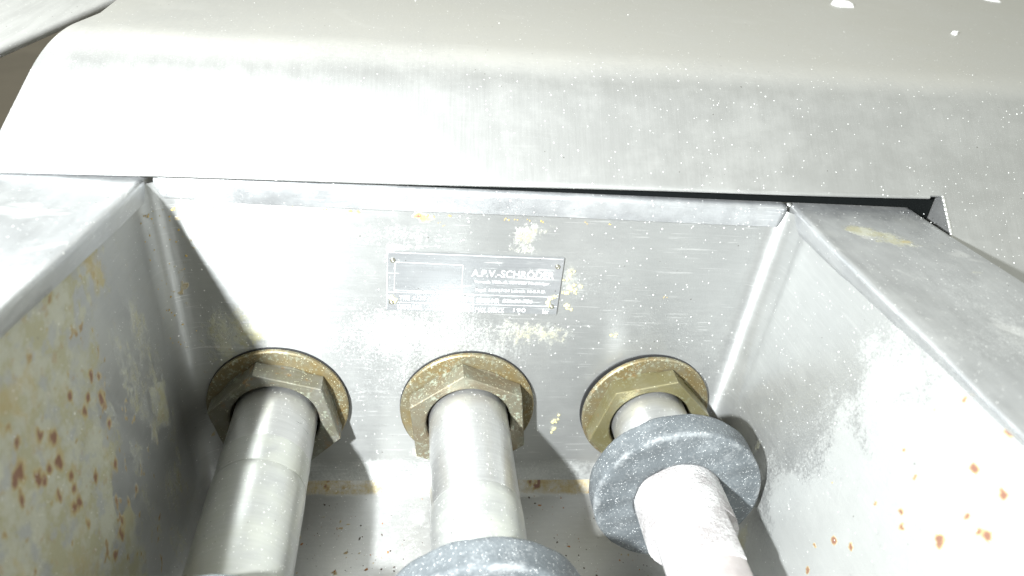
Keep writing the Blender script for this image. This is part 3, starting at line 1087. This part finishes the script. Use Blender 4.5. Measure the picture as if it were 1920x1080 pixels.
# ================================================================== LOOSE BITS
def flake(pos, nrm, r, th, n=9, asp=1.0, seed=None):
    """irregular low chip lying on a surface"""
    rr = random.Random(seed) if seed is not None else random
    N = Vector(nrm).normalized()
    A = N.orthogonal().normalized()
    A.rotate(Matrix.Rotation(rr.uniform(0, 6.28), 3, N))
    B = N.cross(A)
    P = Vector(pos)
    base, top = [], []
    for k in range(n):
        a = 2 * math.pi * k / n
        q = r * rr.uniform(0.55, 1.2)
        base.append(P + A * (q * math.cos(a) * asp) + B * (q * math.sin(a)))
        top.append(P + A * (q * .8 * math.cos(a) * asp) + B * (q * .8 * math.sin(a)) + N * th * rr.uniform(.6, 1.2))
    vs = base + top + [P + N * th * 1.15]
    fs = [(k, (k + 1) % n, n + (k + 1) % n, n + k) for k in range(n)] + [(n + k, n + (k + 1) % n, 2 * n) for k in range(n)]
    return vs, fs


def hood_pos(x, y):
    """height of the hood sheet over a plan point (world)"""
    rel = Vector((x, y, 0)) - Vector((HO.x, HO.y, 0))
    u, d = rel.dot(he), rel.dot(hb)
    lo, hi = -0.12, 0.7
    for _ in range(40):
        mid = (lo + hi) / 2
        q = hp(u, mid)
        if q.dot(hb) < d:
            lo = mid
        else:
            hi = mid
    q = hp(u, lo)
    q2 = hp(u, lo + 0.002)
    nn = (q2 - q).normalized().cross(-he)
    if nn.z < 0:
        nn = -nn
    return q + HO, nn, u, lo


def chip(x, y, r, th, label, onrim=False, asp=1.0):
    if onrim:
        p, nn = Vector((x, y, RIMZ)), Vector((0, 0, 1))
    else:
        p, nn, _, _ = hood_pos(x, y)
    vs, fs = flake(p, nn, r, th, 7, asp)
    vs = vs[:-1] + [vs[-1] - nn * th * 0.5 + Vector((r * .3, r * .1, 0))]
    c = Vector(p)
    me = fixn(mesh([v_ - c for v_ in vs], fs))
    o = link('paint_chip', me, M['white'])
    o.location = c
    tag(o, label, 'chip', 'white chips lying on the sheet metal')


chip(0.2620, 0.2090, 0.0048, 0.0032, 'largest white chip lying on the hood top at the upper picture edge', asp=1.6)
chip(0.3101, 0.1472, 0.0021, 0.0022, 'small round white chip alone on the hood top, nearest the right end')
chip(0.4149, 0.2665, 0.0045, 0.0015, 'white chip cut by the top right corner of the picture', asp=1.7)
chip(-0.1783, -0.0291, 0.0034, 0.0010, 'white chip lying on the left rim', True, 1.5)


def stuff(name, items, mat, label, cat, parent=None):
    vs, fs = [], []
    for v_, f_ in items:
        o0 = len(vs)
        vs += v_
        fs += [tuple(o0 + k for k in q) for q in f_]
    o = link(name, mesh(vs, fs), mat, parent)
    o['kind'] = 'stuff'
    if not parent:
        o['label'] = label
        o['category'] = cat
    else:
        o['label'] = label
    return o


# dust grains on the hood
it = []
while len(it) < 260:
    x, y = random.uniform(-.2, .5), random.uniform(-.06, .30)
    p, nn, u, v = hood_pos(x, y)
    if (v < 0.002 and u < UN + .004) or u < -0.19:
        continue
    r = 0.00010 + 0.00036 * random.random() ** 6
    it.append(flake(p - HO, nn, r, r * .8, 5))
stuff('dust_grain', it, M['grain'], 'white dust grains', 'dust', hood)
# dust on the rims
it = []
for k in range(150):
    sd = random.random() < .6
    x = random.uniform(.153, .22) if sd else -random.uniform(.152, .23)
    y = random.uniform(-.16, 0.0) if random.random() < .6 else random.uniform(-.03, .004)
    r = 0.00012 + 0.0004 * random.random() ** 5
    it.append(flake((x, y, RIMZ + .0001), (0, 0, 1), r, r * .8, 5))
for k in range(160):
    x = random.uniform(-.135, .14)
    z = random.uniform(.03, .115)
    r = 0.00012 + 0.0004 * random.random() ** 4
    it.append(flake((x, -.0001, z), (0, -1, 0), r, r * .6, 5))
stuff('dust_grain', it, M['grain'], 'white dust grains', 'dust', trough)
# yellow grease crumbs on the back wall, round the plate and nuts
it = []
spots = [(.0755, .0485, .0014), (.0490, -.012, .0022), (.0495, -.0165, .002), (.0505, -.009, .0016), (.0455, .0815, .0016), (.0468, .0855, .0018), (.0450, .0745, .0015), (.0475, .0765, .0022),
         (.0500, .0740, .0024), (.0520, .0770, .0014), (.0460, .0665, .0016), (.0478, .0650, .0014), (-.018, -.028, .0012), (-.022, -.031, .0011), (.1130, .0300, .0013), (.130, .002, .0018)]
for x, z, r in spots:
    for k in range(3):
        it.append(flake((x + random.gauss(0, r * .7), -.0001, z + random.gauss(0, r * .8)), (0, -1, 0), r * random.uniform(.35, .75), r * .25, 8))
stuff('grease_crumb', it, M['grease'], 'yellow grease crumbs', 'grease', trough)
# grease squeezed out of the plate rivets
it = []
for x, z in ((.0375, .0700), (.0368, .0685), (.0372, .0672), (.0395, .0722), (.0385, .0715), (-.0425, .0685), (-.0412, .0690), (-.0405, .0672)):
    for k in range(3):
        it.append(flake((x - PX + random.gauss(0, .0005), YP - .00005, z - PZ + random.gauss(0, .0005)), (0, -1, 0), random.uniform(.0005, .0011), .0004, 8))
stuff('grease_crumb', it, M['grease'], 'pale yellow grease crumbs', 'grease', plate)
# brown flecks in the left corner fillet and under the back lip
it3 = []
for k in range(46):
    a = random.uniform(0.15, 1.45)
    z = .113 - .075 * random.random() ** 1.6
    n_ = Vector((math.sin(a), -math.cos(a), 0))       # inward normal of the fillet
    q = np.array([[XL + RF - RF * math.sin(a), -RF + RF * math.cos(a), z]])
    q = taper(q)[0]
    it3.append(flake(Vector(q) + n_ * .0001, n_, random.uniform(.0002, .0007), .0002, 7, random.uniform(.6, 1.6)))
for x, z, r in ((-.0275, .1142, .0009), (-.0235, .1135, .0008), (-.016, .1145, .0007), (-.031, .114, .0006), (.0105, .1135, .0009), (.0155, .114, .0006), (.028, .1135, .0007), (.022, .1138, .0005),
                (-.0735, .1150, .0006), (-.0620, .1148, .0009), (-.0585, .1146, .0009), (-.088, .1152, .0005), (.05, .1138, .0005), (.0625, .1136, .0005), (.098, .0725, .0008), (-.0205, .1105, .0005), (-.019, .109, .0004)):
    for k in range(3):
        it3.append(flake((x + random.gauss(0, r), -.0001, z + random.gauss(0, r * .5)), (0, -1, 0), r * random.uniform(.3, .8), .0002, 7))
stuff('rust_fleck', it3, M['ochre'], 'brown flecks in the left corner and below the back lip', 'rust', trough)
# dark grit and red-brown flecks on the trough floor
it, it2 = [], []
for k in range(520):
    x = random.uniform(-.13, .135)
    y = -abs(random.gauss(0.055, .035)) - .012
    c = flake((x, y, ZF + .00005), (0, 0, 1), 0.00015 + .0006 * random.random() ** 3, .0002, 6, random.uniform(.8, 1.8))
    (it2 if random.random() < .35 else it).append(c)
stuff('grit', it, M['darkspeck'], 'dark grit', 'grit', trough)
stuff('rust_fleck', it2, M['rustm'], 'red-brown flecks on the trough floor', 'rust', trough)
